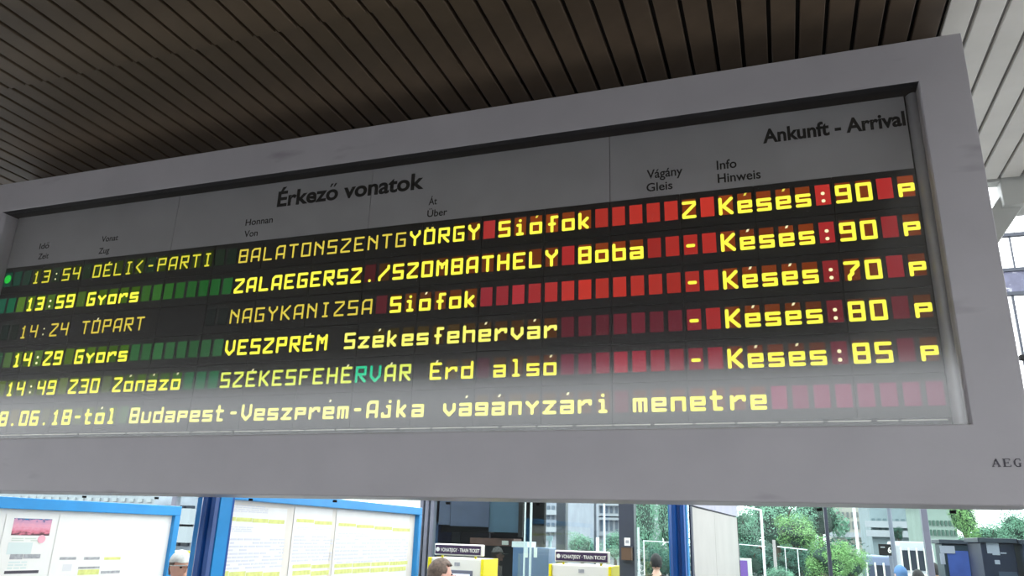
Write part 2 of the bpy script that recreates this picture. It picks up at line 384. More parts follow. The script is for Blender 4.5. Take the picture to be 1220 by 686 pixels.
def accent_mesh(kind):
    key = ('acc', kind)
    if key in glyph_cache: return glyph_cache[key]
    bm = bmesh.new(); pts = [(2.75, .5)] if kind == 2 else [(1.3, .6), (3.7, .6)]
    for c, r in pts:
        x, z = c*UX, -r*UZ; a = .55*UX
        f = [(x-a*1.05, z-a), (x+a*.5, z-a*.8), (x+a*1.35, z+a), (x-a*.2, z+a*.9)] if kind == 2 else [(x-a, z-a), (x+a, z-a), (x+a, z+a), (x-a, z+a)]
        bm.faces.new([bm.verts.new((u, 0, w)) for u, w in f])
    me = bpy.data.meshes.new('accent'); bm.to_mesh(me); bm.free(); me.materials.append(M_lamp); glyph_cache[key] = me; return me
bm = bmesh.new(); bx(bm, (0, 0, -CH), (CW, .002, 0)); cell_me = bpy.data.meshes.new('cell'); bm.to_mesh(cell_me); bm.free(); cell_me.materials.append(M_lamp)
MH = RP-.003
bm = bmesh.new(); bx(bm, (.0012, 0, -MH), (4*PXC-.0012, .010, 0)); mod_me = bpy.data.meshes.new('module'); bm.to_mesh(mod_me); bm.free(); mod_me.materials.append(M_black)

ROWS = [
 {60: '13:54', 54: 'DÉLI<-PARTI', 41: 'BALATONSZENTGYÖRGY', 22: 'Siófok', 11: '2', 9: 'Késés:90', 0: 'p'},
 {60: '13:59', 54: 'Gyors', 41: 'ZALAEGERSZ./SZOMBATHELY', 17: 'Boba', 11: '-', 9: 'Késés:90', 0: 'p'},
 {60: '14:24', 54: 'TÓPART', 41: 'NAGYKANIZSA', 29: 'Siófok', 11: '-', 9: 'Késés:70', 0: 'p'},
 {60: '14:29', 54: 'Gyors', 41: 'VESZPRÉM', 32: 'Székesfehérvár', 11: '-', 9: 'Késés:80', 0: 'p'},
 {60: '14:49', 54: 'Z30', 50: 'Zónázó', 41: 'SZÉKESFEHÉRVÁR', 26: 'Érd', 22: 'alsó', 11: '-', 9: 'Késés:85', 0: 'p'},
 {63: '2018.06.18-tól', 48: 'Budapest-Veszprém-Ajka', 25: 'vágányzári', 14: 'menetre'}]
# light level of the blank flaps along each row: (column, sRGB) stops, columns counted from the right end
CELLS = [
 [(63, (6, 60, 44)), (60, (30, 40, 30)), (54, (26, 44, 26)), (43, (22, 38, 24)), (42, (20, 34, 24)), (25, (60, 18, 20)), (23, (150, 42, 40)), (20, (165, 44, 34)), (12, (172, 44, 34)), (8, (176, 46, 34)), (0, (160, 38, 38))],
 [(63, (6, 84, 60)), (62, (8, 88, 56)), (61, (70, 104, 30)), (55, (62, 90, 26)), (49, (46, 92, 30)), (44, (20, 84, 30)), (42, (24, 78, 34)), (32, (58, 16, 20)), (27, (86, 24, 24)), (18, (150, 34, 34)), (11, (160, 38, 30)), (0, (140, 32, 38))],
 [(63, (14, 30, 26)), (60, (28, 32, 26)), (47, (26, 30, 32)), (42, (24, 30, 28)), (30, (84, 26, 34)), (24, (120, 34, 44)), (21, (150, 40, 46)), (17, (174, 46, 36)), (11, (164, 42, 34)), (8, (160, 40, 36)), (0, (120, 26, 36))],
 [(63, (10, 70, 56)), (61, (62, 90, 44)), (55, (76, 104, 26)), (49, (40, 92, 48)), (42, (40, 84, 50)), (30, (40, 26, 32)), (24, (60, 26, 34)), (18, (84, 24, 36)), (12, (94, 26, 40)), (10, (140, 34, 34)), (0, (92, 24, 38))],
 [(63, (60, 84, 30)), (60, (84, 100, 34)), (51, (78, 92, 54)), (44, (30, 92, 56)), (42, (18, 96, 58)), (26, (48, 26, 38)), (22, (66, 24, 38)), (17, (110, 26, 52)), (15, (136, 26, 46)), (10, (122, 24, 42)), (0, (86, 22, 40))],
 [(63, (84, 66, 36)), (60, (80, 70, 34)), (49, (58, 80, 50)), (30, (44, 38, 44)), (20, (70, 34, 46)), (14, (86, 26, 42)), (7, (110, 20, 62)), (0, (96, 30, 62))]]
SKIP = [(26, 41), (33, 41), (31, 41), (31, 41), (27, 41), (24, 47)]
SKIP2 = [None, None, (44, 60), None, None, None]
def lerp_stops(st, n):
    for (a, ca), (b, cb) in zip(st, st[1:]):
        if a >= n >= b:
            t = (a-n)/(a-b); return tuple(ca[i]+(cb[i]-ca[i])*t for i in range(3))
    return st[-1][1]
rowlab = ['first', 'second', 'third', 'fourth', 'fifth', 'sixth']
for r in range(6):
    ztop = ZTOP - r*RP
    row = bpy.data.objects.new('display_row', None); COL.objects.link(row); row.parent = board
    row.location = Vector((X0, YD, ztop)) - OX; row.empty_display_size = .05
    for k in range(16):
        o = bpy.data.objects.new('module', mod_me); COL.objects.link(o); o.parent = row
        o.location = (XRM-X0-(k+1)*4*PXC, 0, .030)
    chars = {}
    for n0, s_ in ROWS[r].items():
        for i, ch in enumerate(s_): chars[n0-i] = ch
    for n in range(64):
        if SKIP[r][0] <= n <= SKIP[r][1] or (SKIP2[r] and SKIP2[r][0] <= n <= SKIP2[r][1]): continue
        o = bpy.data.objects.new('cell', cell_me); COL.objects.link(o); o.parent = row; o.location = (-n*PXC, -.0022, 0)
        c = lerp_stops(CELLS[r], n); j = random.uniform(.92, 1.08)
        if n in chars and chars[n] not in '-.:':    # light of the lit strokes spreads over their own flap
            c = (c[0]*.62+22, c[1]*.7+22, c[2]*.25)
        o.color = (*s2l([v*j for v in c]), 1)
    for n, ch in chars.items():
        if ch == ' ': continue
        dim = (r == 0 and n >= 29) or (r == 2 and n >= 31)
        half = (r == 0 and 25 <= n < 29) or r == 4 and n > 18
        wt = .86 if dim else (1.12 if half else 1.28)
        col = (255, 250, 74)
        if dim: col = (222, 202, 74)
        if r == 0 and n >= 42: col = (222, 214, 60)
        if r == 4 and 28 <= n <= 41: col = (216, 230, 90)
        if r == 4 and n in (30, 31): col = (18, 196, 140)
        if r in (3, 5) and 12 < n < 33: col = (244, 240, 110)
        if r == 5 and 26 <= n <= 48: col = (240, 236, 120)
        base, acc = ACC.get(ch, (ch, 0))
        if ch in ':': col = (255, 250, 190)
        o = bpy.data.objects.new('character', glyph_mesh(base, wt)); COL.objects.link(o); o.parent = row; o.location = (-n*PXC, -.0032, 0)
        e = 1.0 if dim else 1.12
        o.color = (*[v*e for v in s2l(col)], 1)
        if acc:
            o = bpy.data.objects.new('accent', accent_mesh(acc)); COL.objects.link(o); o.parent = row; o.location = (-n*PXC, -.0034, 0)
            o.color = (*s2l((250, 244, 190) if r else (236, 220, 80)), 1)
    if r == 0:
        bm = bmesh.new(); bmesh.ops.create_circle(bm, cap_ends=True, segments=20, radius=.026, matrix=Matrix.Rotation(PI/2, 4, 'X'))
        o = obj('signal_lamp', bm, M_lamp, row, loc=(-63*PXC+.028, -.0036, -.042)); o.color = (*s2l((30, 190, 60)), 1); o['label'] = 'round green lamp'
# sill: light metal strips under the lowest row
pp(box('sill_bar', (XLI, YD-.004, ZO), (XRM, YD+.01, .4365+CZ), M_black, board))
x = XRM-.012
while x > XLI+.16:
    w = .148 if random.random() < .75 else .07
    pp(box('sill_strip', (x-w, YD-.006, .4325+CZ), (x, YD-.003, .4365+CZ), M_mwhite, board)); x -= w + random.uniform(.008, .02)
# cover glass
M_cover = glass_mat('cover_glass', (.98, .98, .98), rough=.12, ior=1.5)
pp(box('cover_glass', (XLI+.001, D+.030, ZO+.001), (XI-.001, D+.034, ZI-.001), M_cover, board))
pp(box('light_block', (XL+.06, 3.18, ZT+.0005), (.76, 3.285, ZC-.002), M_frame, board))  # hidden box added to block far-end daylight and darken the ceiling above the board

# ------------------------------------------------------------------ glass screen of the station hall
YG = 9.5
hall = bpy.data.objects.new('wall_glass', None); COL.objects.link(hall); struct(hall, 'glazed screen of the station hall below and beyond the board')
def HP(px, py=640, Y=YG): return at(px, py, Y)
M_pane_g = glass_mat('clear_pane', (.90, .97, .95), rough=.0, ior=1.5, haze=.0)
ZTR = HP(620, 597).z                            # top rail of the lower lights
xs = [HP(-60).x, HP(203).x, HP(508).x, HP(748).x, HP(986).x, HP(1104).x, HP(1320).x]
for a, b in zip(xs, xs[1:]):
    box('pane', (a+.02, YG-.004, .1), (b-.02, YG+.004, ZTR), M_pane_g, hall)
for px, w, mt in ((-60, .1, M_greyal), (203, .08, M_greyal), (986, .035, M_darkal), (1104, .06, M_greyal), (1320, .1, M_greyal)):
    x = HP(px).x; box('mullion', (x-w/2, YG-.05, 0), (x+w/2, YG+.05, 5.6), mt, hall, bevel=.004)
for px in (502, 508.5, 515):
    x = HP(px).x; box('mullion', (x-.026, YG-.05, 0), (x+.022, YG+.05, 5.6), M_greyal, hall, bevel=.006)
x0, x1 = HP(739).x, HP(757).x
box('mullion', (x0, YG-.08, 0), (x1, YG+.08, 5.6), M_darkal, hall)
box('top_rail', (xs[0], YG-.03, ZTR), (xs[3], YG+.03, ZTR+.06), M_steel, hall)
box('top_rail', (xs[3], YG-.03, ZTR+.03), (xs[-1], YG+.03, ZTR+.13), M_greyal, hall)
box('bottom_rail', (xs[0], YG-.06, 0), (xs[-1], YG+.06, .1), M_greyal, hall)
for z_ in (2.73, 3.01, 3.43):
    box('upper_rail', (xs[4], YG-.03, CZ+z_-.02), (xs[-1]+2, YG+.03, CZ+z_+.02), M_darkal, hall)
for i in range(9):
    x = HP(1200, 290).x-.6+i*.21; box('glazing_bar', (x-.008, YG-.015, CZ+3.01), (x+.008, YG+.015, CZ+3.43), M_darkal, hall)
for i in range(3):
    x = HP(1211, 380).x-.9+i*.9; box('glazing_bar', (x-.012, YG-.015, CZ+.6), (x+.012, YG+.015, CZ+2.73), M_darkal, hall)
# dirty translucent band
M_band = mat('speckled_band', (96, 98, 120), .5, var=.2, vscale=8, stain=((235, 238, 240), 9, (1, 1, 1.6), .60))
box('fascia_panel', (xs[4], YG-.012, CZ+2.75), (xs[-1]+2, YG+.012, CZ+2.99), M_band, hall)
bm = bmesh.new(); p = at(1217, 428, YG); bx(bm, (p.x-.04, YG-.12, p.z-.03), (p.x+.3, YG-.05, p.z+.03))
tag(obj('wall_lamp', bm, M_core, bevel=.01), 'small black lamp fixed on the glazing right of the board', 'lamp')

# ------------------------------------------------------------------ panels that recede from the eye
class Plane:                                    # vertical plane through two plan points, u along it, facing n
    def __init__(s, A, B):
        s.A = Vector((A[0], A[1], 0)); s.d = Vector((B[0]-A[0], B[1]-A[1], 0)); s.L = s.d.length; s.d.normalize()
        s.n = Vector((s.d.y, -s.d.x, 0))        # facing right of A->B (towards the eye)
        s.rot = math.atan2(s.d.y, s.d.x)
    def px(s, x, y):                            # (u, z) of the point of this plane seen at a pixel
        r_ = ray(x, y); t = s.A.dot(s.n)/r_.dot(s.n); P = r_*t
        return ((P-s.A).dot(s.d), P.z+CZ)
def pbox(name, u0, u1, z0, z1, t0, t1, material, parent, bevel=0.):   # local frame: x = u, -y = towards the eye
    return box(name, (u0, -t1, z0), (u1, -t0, z1), material, parent, bevel)

def notice_board(A, B, zt, label, rail, legs, u0=0., back=M_paper, zb=.75, rail_h=.075):
    P = Plane(A, B); t = thing('notice_board', label, 'notice board', (A[0], A[1], 0), P.rot)
    pbox('backing', u0+.02, P.L-.02, zb+.02, zt-.02, -.02, .0, back, t)
    pbox('top_rail', u0, P.L, zt-rail_h, zt, -.03, .05, rail, t, .006)
    pbox('bottom_rail', u0, P.L, zb, zb+rail_h, -.03, .05, rail, t, .006)
    pbox('side_rail', u0, u0+.07, zb+rail_h, zt-rail_h, -.03, .05, rail, t, .006)
    pbox('side_rail', P.L-.07, P.L, zb+rail_h, zt-rail_h, -.03, .05, rail, t, .006)
    for u in legs: pbox('leg', u-.03, u+.03, 0, zb, -.03, .03, rail, t)
    return P, t
ZBT = .19+CZ
P1, nb1 = notice_board((-6.62, 4.36), (-6.23, 6.99), ZBT, 'bright blue framed notice board with a photo flyer, leftmost in the picture', M_blue, (.4, 2.2), rail_h=.10)
_Pt = Plane((-3.507, 4.18), (-3.67, 7.63)); _A = _Pt.A + _Pt.d*(_Pt.px(242, 640)[0]-.07)
P2, nb2 = notice_board((_A.x, _A.y), (-3.67, 7.63), .245+CZ, 'blue framed notice board of timetable sheets between the blue post and the grey mullions', M_blue, (.3, 3.0), back=M_paperw, rail_h=.075)

def sheet(P, name, label, x0, y0, x1, y1, material=M_paper, zb=None, off=.003, group=None):
    ua, za = P.px(x0, y0); _, zb_ = P.px(x1, y1); ua = P.px(x0-2, 640)[0]; ub = P.px(x1-4, 640)[0]; ua = max(ua, .075); ub = min(ub, P.L-.075); za = min(za, P.px(x1, y0)[1]+.04)
    zl = zb if zb is not None else zb_
    t = thing(name, label, 'poster' if name != 'timetable_sheet' else 'timetable', (P.A + P.d*ua + P.n*off).to_tuple()[:2] + (zl,), P.rot, group)
    box('paper', (0, -.0015, 0), (ub-ua, 0, za-zl), material, t)
    return t, ua, zl
def prt(P, t, ua, zl, name, x0, y0, x1, y1, material, off=.0025, lines=0, fill=.85, rag=.3):
    u0, z1 = P.px(x0, y0); u1, z0 = P.px(x1, y1)
    if u1 < u0: u0, u1 = u1, u0
    bm = bmesh.new()
    if lines:
        h = (z1-z0)/lines
        for i in range(lines):
            u = u0
            while u < u1-.01:
                w = min(random.uniform(.03, .11), u1-u)
                if random.random() < fill: bx(bm, (u-ua, -off, z0+i*h+h*.25-zl), (u+w-ua, -off+.001, z0+i*h+h*.75-zl))
                u += w+.012
            if random.random() < rag: pass
    else: bx(bm, (u0-ua, -off, z0-zl), (u1-ua, -off+.001, z1-zl))
    if not bm.verts: bx(bm, (u0-ua, -off, z0-zl), (u1-ua, -off+.001, z1-zl))
    return obj(name, bm, material, t)
# photo flyer on board 1
M_photo = bpy.data.materials.new('flyer_photo'); M_photo.use_nodes = True
nt = M_photo.node_tree; n = nt.nodes; l = nt.links; b = n['Principled BSDF']; b.inputs['Roughness'].default_value = .6
tc = n.new('ShaderNodeTexCoord'); sp = n.new('ShaderNodeSeparateXYZ'); l.new(tc.outputs['Generated'], sp.inputs[0])
nz = n.new('ShaderNodeTexNoise'); nz.inputs['Scale'].default_value = 7; nz.inputs['Detail'].default_value = 6; l.new(tc.outputs['Generated'], nz.inputs['Vector'])
ad = n.new('ShaderNodeMath'); ad.operation = 'MULTIPLY_ADD'; ad.inputs[1].default_value = .75; rs = n.new('ShaderNodeMath'); rs.operation = 'MULTIPLY_ADD'; rs.inputs[1].default_value = .8; rs.inputs[2].default_value = -.12; l.new(ad.outputs[0], rs.inputs[0]); l.new(nz.outputs['Fac'], ad.inputs[0]); l.new(sp.outputs['Z'], ad.inputs[2])
cr = n.new('ShaderNodeValToRGB'); e = cr.color_ramp.elements
e[0].position = .22; e[0].color = (*s2l((96, 60, 70)), 1); e[1].position = 1.0; e[1].color = (*s2l((46, 130, 180)), 1)
for p_, c_ in ((.34, (214, 120, 140)), (.6, (226, 160, 180)), (.9, (200, 150, 180)), (.95, (40, 90, 140))):
    q = e.new(p_); q.color = (*s2l(c_), 1)
l.new(rs.outputs[0], cr.inputs[0]); l.new(cr.outputs[0], b.inputs['Base Color'])
t, ua, zl = sheet(P1, 'flyer', 'white flyer with a pink and blue aerial photo on the leftmost notice board', 4, 612, 64, 700, zb=1.15)
prt(P1, t, ua, zl, 'photo', 17, 617, 58, 638, M_photo)
prt(P1, t, ua, zl, 'text_block', 14, 640, 44, 645, mat('pale_green_ink', (205, 215, 205), .8), .0026, 2)
prt(P1, t, ua, zl, 'text_block', 10, 646, 36, 660, mat('pale_teal_ink', (212, 226, 224), .8))
prt(P1, t, ua, zl, 'heading', 12, 660, 26, 666, M_greyink); prt(P1, t, ua, zl, 'heading', 28, 660, 47, 665, M_greyink)
prt(P1, t, ua, zl, 'text_block', 10, 668, 30, 678, mat('pale_teal_ink', (212, 226, 224), .8), .0026, 3)
prt(P1, t, ua, zl, 'rule', 5, 680, 45, 682.5, M_darkink)
u_, z_ = P1.px(49, 642); bm = bmesh.new(); bmesh.ops.create_circle(bm, cap_ends=True, segments=16, radius=.036, matrix=Matrix.Rotation(PI/2, 4, 'X'))
obj('pink_stamp', bm, mat('pink_ink', (240, 176, 190), .8), t, loc=(u_-ua, -.004, z_-zl))
t, ua, zl = sheet(P1, 'timetable_sheet', 'wide white timetable sheet with a few lime marks beside the photo flyer', 68, 612, 196, 700, zb=1.15)
for x0, x1, mt in ((71, 90, M_greyink), (100, 118, M_greyink), (124, 143, M_lime)): prt(P1, t, ua, zl, 'column_heading', x0, 663.5, x1, 666.5, mt)
prt(P1, t, ua, zl, 'text_block', 93, 675, 118, 677, M_greyink); prt(P1, t, ua, zl, 'lime_band', 93, 678.5, 117, 684, M_lime)
prt(P1, t, ua, zl, 'text_block', 120, 680, 142, 682.5, M_greyink); prt(P1, t, ua, zl, 'text_block', 75, 672, 84, 680, mat('pale_ink', (220, 222, 224), .8))
# timetable sheets on board 2
def tt(label, x0, x1, ytop, bands, blocks, zb=1.1):
    t, ua, zl = sheet(P2, 'timetable_sheet', label, x0, ytop, x1, 700, material=M_paper, zb=zb)
    for (a, ya, b_, yb, th) in bands:           # lime heading band, cut into cells
        n_ = max(1, int((b_-a)/18))
        for i in range(n_):
            u0 = a+(b_-a)*i/n_; u1 = a+(b_-a)*(i+1)/n_-1.2; y0 = ya+(yb-ya)*(i+.5)/n_
            prt(P2, t, ua, zl, 'band_cell', u0, y0-th/2, u1, y0+th/2, M_lime)
    for (a, ya, b_, yb, ln) in blocks: prt(P2, t, ua, zl, 'text_block', a, ya, b_, yb, mat('faint_ink', (214, 217, 223), .8), .0026, ln, .8)
    return t
tt('left timetable sheet of the second blue notice board, beside the dark blue post', 258, 342, 600, [(262, 617, 339, 622, 5.5), (252, 683.5, 333, 684.5, 5)],
   [(276, 600, 318, 612, 4), (262, 626, 300, 634, 3), (256, 640, 335, 676, 9)])
tt('middle timetable sheet of the second blue notice board', 349, 397, 603, [(353, 619, 396, 624, 5), (348, 674, 393, 674.5, 3), (348, 682, 392, 682.5, 4)],
   [(354, 627, 394, 632, 2), (350, 637, 394, 668, 8)])
tt('right timetable sheet of the second blue notice board, nearest the grey mullions', 400, 490, 606, [(403, 624, 489, 632, 4.5), (398, 674, 486, 670, 3), (398, 681, 484, 677, 3.5)],
   [(403, 634, 440, 640, 2), (400, 640, 484, 668, 7)])
# blue posts
def post(px0, px1, Y, label, edge=M_blue):
    a = at(px0, 640, Y); b_ = at(px1, 640, Y); w = (b_.x-a.x)*.96
    t = thing('blue_post', label, 'post', ((a.x+b_.x)/2, Y+.08, 0))
    bm = bmesh.new(); prf = [(-w/2, -.06), (-w*.32, -.08), (-w*.1, -.08), (0, -.055), (w*.14, -.055), (w*.2, -.08), (w*.42, -.08), (w/2, -.06), (w/2, .08), (-w/2, .08)]
    lo = [bm.verts.new((x, y, .02)) for x, y in prf]; hi = [bm.verts.new((x, y, 2.62)) for x, y in prf]
    for i in range(len(prf)): j = (i+1) % len(prf); bm.faces.new((lo[i], lo[j], hi[j], hi[i]))
    bm.faces.new(hi); bm.faces.new(lo[::-1]); obj('shaft', bm, M_blue2, t)
    box('edge_strip', (-w/2-.008, -.055, .02), (-w/2, .05, 2.6), edge, t); box('edge_strip', (w/2, -.055, .02), (w/2+.008, .05, 2.6), edge, t)
    box('base_plate', (-w/2-.05, -.12, 0), (w/2+.05, .14, .02), M_greyal, t)
post(231.5, 253, _A.y-.22, 'deep blue grooved steel post between the two blue notice boards')
post(797, 817.5, 6.25, 'deep blue grooved steel post beside the cream kiosk wall')
# cream kiosk wall
PK = Plane((-.715, 6.45), (-.53, 9.19))
t = thing('kiosk_wall', 'cream panelled kiosk wall right of the second blue post', 'wall panel', (-.715, 6.45, 0), PK.rot)
uj, zj = PK.px(848, 606)
pbox('panel', 0, uj-.004, 0, 0.255+CZ, 0, .02, M_cream, t, .003); pbox('panel', uj+.004, PK.L, 0, 0.255+CZ, 0, .02, M_cream, t, .003)
pbox('header_panel', -.0, uj-.004, 0.266+CZ, 2.9, 0, .03, M_lav, t, .003); pbox('header_panel', uj+.004, PK.L, 0.266+CZ, 2.9, 0, .03, M_lav, t, .003)
pbox('joint', 0, PK.L, 0, 2.89, -.01, 0.004, M_darkal, t)
pbox('corner_strip', PK.L, PK.L+.04, 0, .255+CZ, 0, .022, M_core, t)

# ------------------------------------------------------------------ ticket machines
def machine(px0, px1, ptop, Y, label, person=False):
    a = at(px0, ptop, Y); b_ = at(px1, ptop, Y); w = b_.x-a.x; zt = a.z
    t = thing('ticket_machine', label, 'ticket machine', ((a.x+b_.x)/2, Y, 0), group='ticket machines')
    hh = .115
    box('header_sign', (-w/2, 0, zt-hh), (w/2, .09, zt), M_mwhite, t, .01)
    box('header_face', (-w/2+.012, -.004, zt-hh+.014), (w/2-.012, 0, zt-.014), M_purple, t)
    lettering('VONATJEGY · TRAIN TICKET', (-w/2+.075, zt-hh+.038), w/2-.025, .036, M_mwhite, t, bold=.02, y=-.0065)
    bm = bmesh.new(); bmesh.ops.create_circle(bm, cap_ends=True, segments=14, radius=.022, matrix=Matrix.Rotation(PI/2, 4, 'X'))
    obj('header_icon', bm, M_mwhite, t, loc=(-w/2+.042, -.0065, zt-hh/2))
    for sx in (-1, 1): box('sign_stay', (sx*w*.35-.01, .03, zt-hh-.04), (sx*w*.35+.01, .05, zt-hh), M_yellow, t)
    zb = zt-hh-.025
    box('cabinet', (-w/2-.03, 0, .08), (w/2, .42, zb), M_mwhite, t, .012)
    box('side_panel', (w/2+.0005, -.02, .08), (w/2+.03, .42, zb), M_yellow, t, .005); box('side_panel', (-w/2-.06, -.02, .08), (-w/2-.0305, .42, zb), M_yellow, t, .005)
    box('plinth', (-w/2-.02, .02, 0), (w/2, .40, .08), M_darkal, t)
    box('screen_bezel', (-w*.33, -.012, zb-.62), (w*.33, 0.002, zb-.115), M_greyal, t, .008)
    box('screen', (-w*.28, -.014, zb-.58), (w*.28, -.012, zb-.15), mat('lit_screen', (214, 220, 236), .3, emit=.5), t)
    box('speaker_slot', (-.03, -.004, zb-.075), (.03, 0.001, zb-.04), M_greyink, t)
    box('coin_slot', (w*.12, -.01, zb-.86), (w*.3, .001, zb-.74), M_darkal, t, .003); box('ticket_tray', (-w*.3, -.02, .62), (w*.15, .001, .8), M_darkal, t, .005)
    box('keypad', (-w*.3, -.012, zb-.86), (-w*.05, .001, zb-.72), M_greyal, t, .003)
machine(518, 574.5, 647, 7.8, 'yellow and white ticket machine the grey haired man stands at')
machine(661, 725, 655, 8.2, 'yellow and white ticket machine between the pale poles, right of the blue-grey cabinet')
machine(152, 200.5, 640, 7.9, 'yellow and white ticket machine half hidden behind the leftmost notice board')

# ------------------------------------------------------------------ people
def person(label, loc, head, h, shirt, pants, hairm, cap=None, arm=0.3, hairless=False):
    """h standing height, head = heading in radians (0 faces +Y)"""
    t = thing('person', label, 'person', loc, head)
    k = h/1.75
    def P(x, y, z): return Vector((x*k, y*k, z*k))
    J = {'pel': (P(0, 0, .95), .135), 'wa': (P(0, 0, 1.08), .125), 'ch': (P(0, .01, 1.28), .15), 'sh': (P(0, 0, 1.41), .095), 'ne': (P(0, .01, 1.50), .055), 'hb': (P(0, .02, 1.56), .06)}
    E = [('pel', 'wa'), ('wa', 'ch'), ('ch', 'sh'), ('sh', 'ne'), ('ne', 'hb')]
    for s, n in ((-1, 'l'), (1, 'r')):
        J['hip'+n] = (P(s*.09, 0, .90), .095); J['kn'+n] = (P(s*.10, .02, .49), .06); J['an'+n] = (P(s*.10, -.02, .09), .042); J['to'+n] = (P(s*.115, .15, .035), .034)
        J['so'+n] = (P(s*.185, 0, 1.40), .062); el = P(s*.24, .03, 1.12); wr = P(s*.22, .03+.2*arm*2, .92+.2*arm*1.5)
        J['el'+n] = (el, .044); J['wr'+n] = (wr, .028); d = (wr-el).normalized(); pa = wr+d*.07*k; J['pa'+n] = (pa, .034)
        E += [('pel', 'hip'+n), ('hip'+n, 'kn'+n), ('kn'+n, 'an'+n), ('an'+n, 'to'+n), ('sh', 'so'+n), ('so'+n, 'el'+n), ('el'+n, 'wr'+n), ('wr'+n, 'pa'+n)]
        sd = Vector((0, 1, 0)) if abs(d.y) < .6 else Vector((1, 0, 0))
        for i in range(4):
            o_ = sd*(-.027+.018*i)*k; q = pa+o_+d*.05*k; J[f'f{i}'+n] = (q, .0095)
            J[f'g{i}'+n] = (q+d*(.038-.006*abs(i-1.3))*k+Vector((0, .01, -.004)), .0085); E += [('pa'+n, f'f{i}'+n), (f'f{i}'+n, f'g{i}'+n)]
        J['t'+n] = (pa-sd*.05*k*s*(-1)+d*.015*k, .011); J['u'+n] = (pa-sd*.058*k*s*(-1)+d*.05*k, .009); E += [('pa'+n, 't'+n), ('t'+n, 'u'+n)]
    def skinned(keys, edges, grow=0., flat=1.):
        me = bpy.data.meshes.new('skeleton'); ix = {q: i for i, q in enumerate(keys)}
        me.from_pydata([J[q][0] for q in keys], [(ix[a], ix[b]) for a, b in edges if a in ix and b in ix], [])
        o = bpy.data.objects.new('skeleton', me); COL.objects.link(o); sk = o.modifiers.new('s', 'SKIN'); sk.use_smooth_shade = True
        for i, q in enumerate(keys):
            r_ = (J[q][1]+grow)*k; sv = me.skin_vertices[0].data[i]; wide = q in ('pel', 'wa', 'ch', 'sh')
            sv.radius = (r_*(1.15 if wide else 1), r_*(.82 if wide else 1)); sv.use_root = (i == 0)
        ss = o.modifiers.new('u', 'SUBSURF'); ss.levels = 1; ss.render_levels = 1
        dg = bpy.context.evaluated_depsgraph_get(); out = bpy.data.meshes.new_from_object(o.evaluated_get(dg)); bpy.data.objects.remove(o)
        return out
    body = skinned(list(J), E)
    bm = bmesh.new(); bm.from_mesh(body)
    HC = P(0, .03, 1.635); hr = Vector((.075, .095, .115))*k
    hb = bmesh.new(); bmesh.ops.create_uvsphere(hb, u_segments=24, v_segments=18, radius=1)
    for v in hb.verts:                          # skull narrowing to the jaw, brow, flat face
        x, y, z = v.co; f = 1-.28*max(0, -z)**1.5
        x *= f; y = y*(1-.12*max(0, -z)) + (.12*max(0, -z) if y > 0 else -.0)
        if y > .55: y = .55+(y-.55)*.8
        v.co = HC+Vector((x*hr.x, y*hr.y, z*hr.z))
    for (x, y, z, r_) in ((0, .115, -.012, (.013, .022, .024)), (-.076, .005, 0, (.010, .018, .030)), (.076, .005, 0, (.010, .018, .030)), (0, .098, -.055, (.024, .009, .010)), (0, .09, -.09, (.022, .02, .016))):
        bmesh.ops.create_icosphere(hb, subdivisions=2, radius=1, matrix=Matrix.Translation(HC+Vector((x, y-.005, z))*k) @ Matrix.Diagonal((*(Vector(r_)*k), 1)))
    tmp = bpy.data.meshes.new('tmp'); hb.to_mesh(tmp); hb.free(); bm.from_mesh(tmp)
    o = obj('body', bm, M_skin, t, smooth=True)
    rm = o.modifiers.new('join', 'REMESH'); rm.mode = 'VOXEL'; rm.voxel_size = .012; rm.use_smooth_shade = True
    sm = o.modifiers.new('smooth', 'SMOOTH'); sm.iterations = 2
    bm = bmesh.new()
    for s in (-1, 1): ball(bm, HC+Vector((s*.031, .083, .008))*k, (.012*k, .008*k, .008*k), 2)
    obj('eyes', bm, mat('eye', (60, 50, 46), .2), t, smooth=True)
    # clothing grown on the same joints
    kt = ['ch', 'ne', 'pel', 'wa', 'sh', 'sol', 'sor', 'ell', 'elr', 'wrl', 'wrr']
    o = obj('jacket', skinned(kt, E, .016), mat(shirt[0], shirt[1], .8, var=.06, vscale=10), t, smooth=True)
    kp = ['pel', 'hipl', 'hipr', 'knl', 'knr', 'anl', 'anr']
    obj('trousers', skinned(kp, E, .018), mat(pants[0], pants[1], .85, var=.08, vscale=10), t, smooth=True)
    bm = bmesh.new()
    for s in (-1, 1): ball(bm, P(s*.112, .05, .045), (.052*k, .145*k, .045*k), 2)
    obj('shoes', bm, mat('black_leather', (26, 24, 24), .5), t, smooth=True)
    # hair
    bm = bmesh.new(); bmesh.ops.create_icosphere(bm, subdivisions=4, radius=1)
    kill = []
    for v in bm.verts:
        x, y, z = v.co
        if (y > .35 and z < .52) or z < -.5 or (abs(x) > .8 and z < .05 and y > -.1): kill.append(v)
        nn = noise.noise(Vector((x, y, z))*5.)*.035 + noise.noise(Vector((x, y, z))*17.)*.02
        s_ = 1.10+nn+(.05 if z > .2 else 0)
        v.co = HC+Vector((x*hr.x*s_, y*hr.y*s_*(1.0 if y > 0 else 1.04), z*hr.z*s_))
    bmesh.ops.delete(bm, geom=kill, context='VERTS')
    ho = obj('hair', bm, hairm, t, smooth=True); so = ho.modifiers.new('thick', 'SOLIDIFY'); so.thickness = .012; so.offset = -1
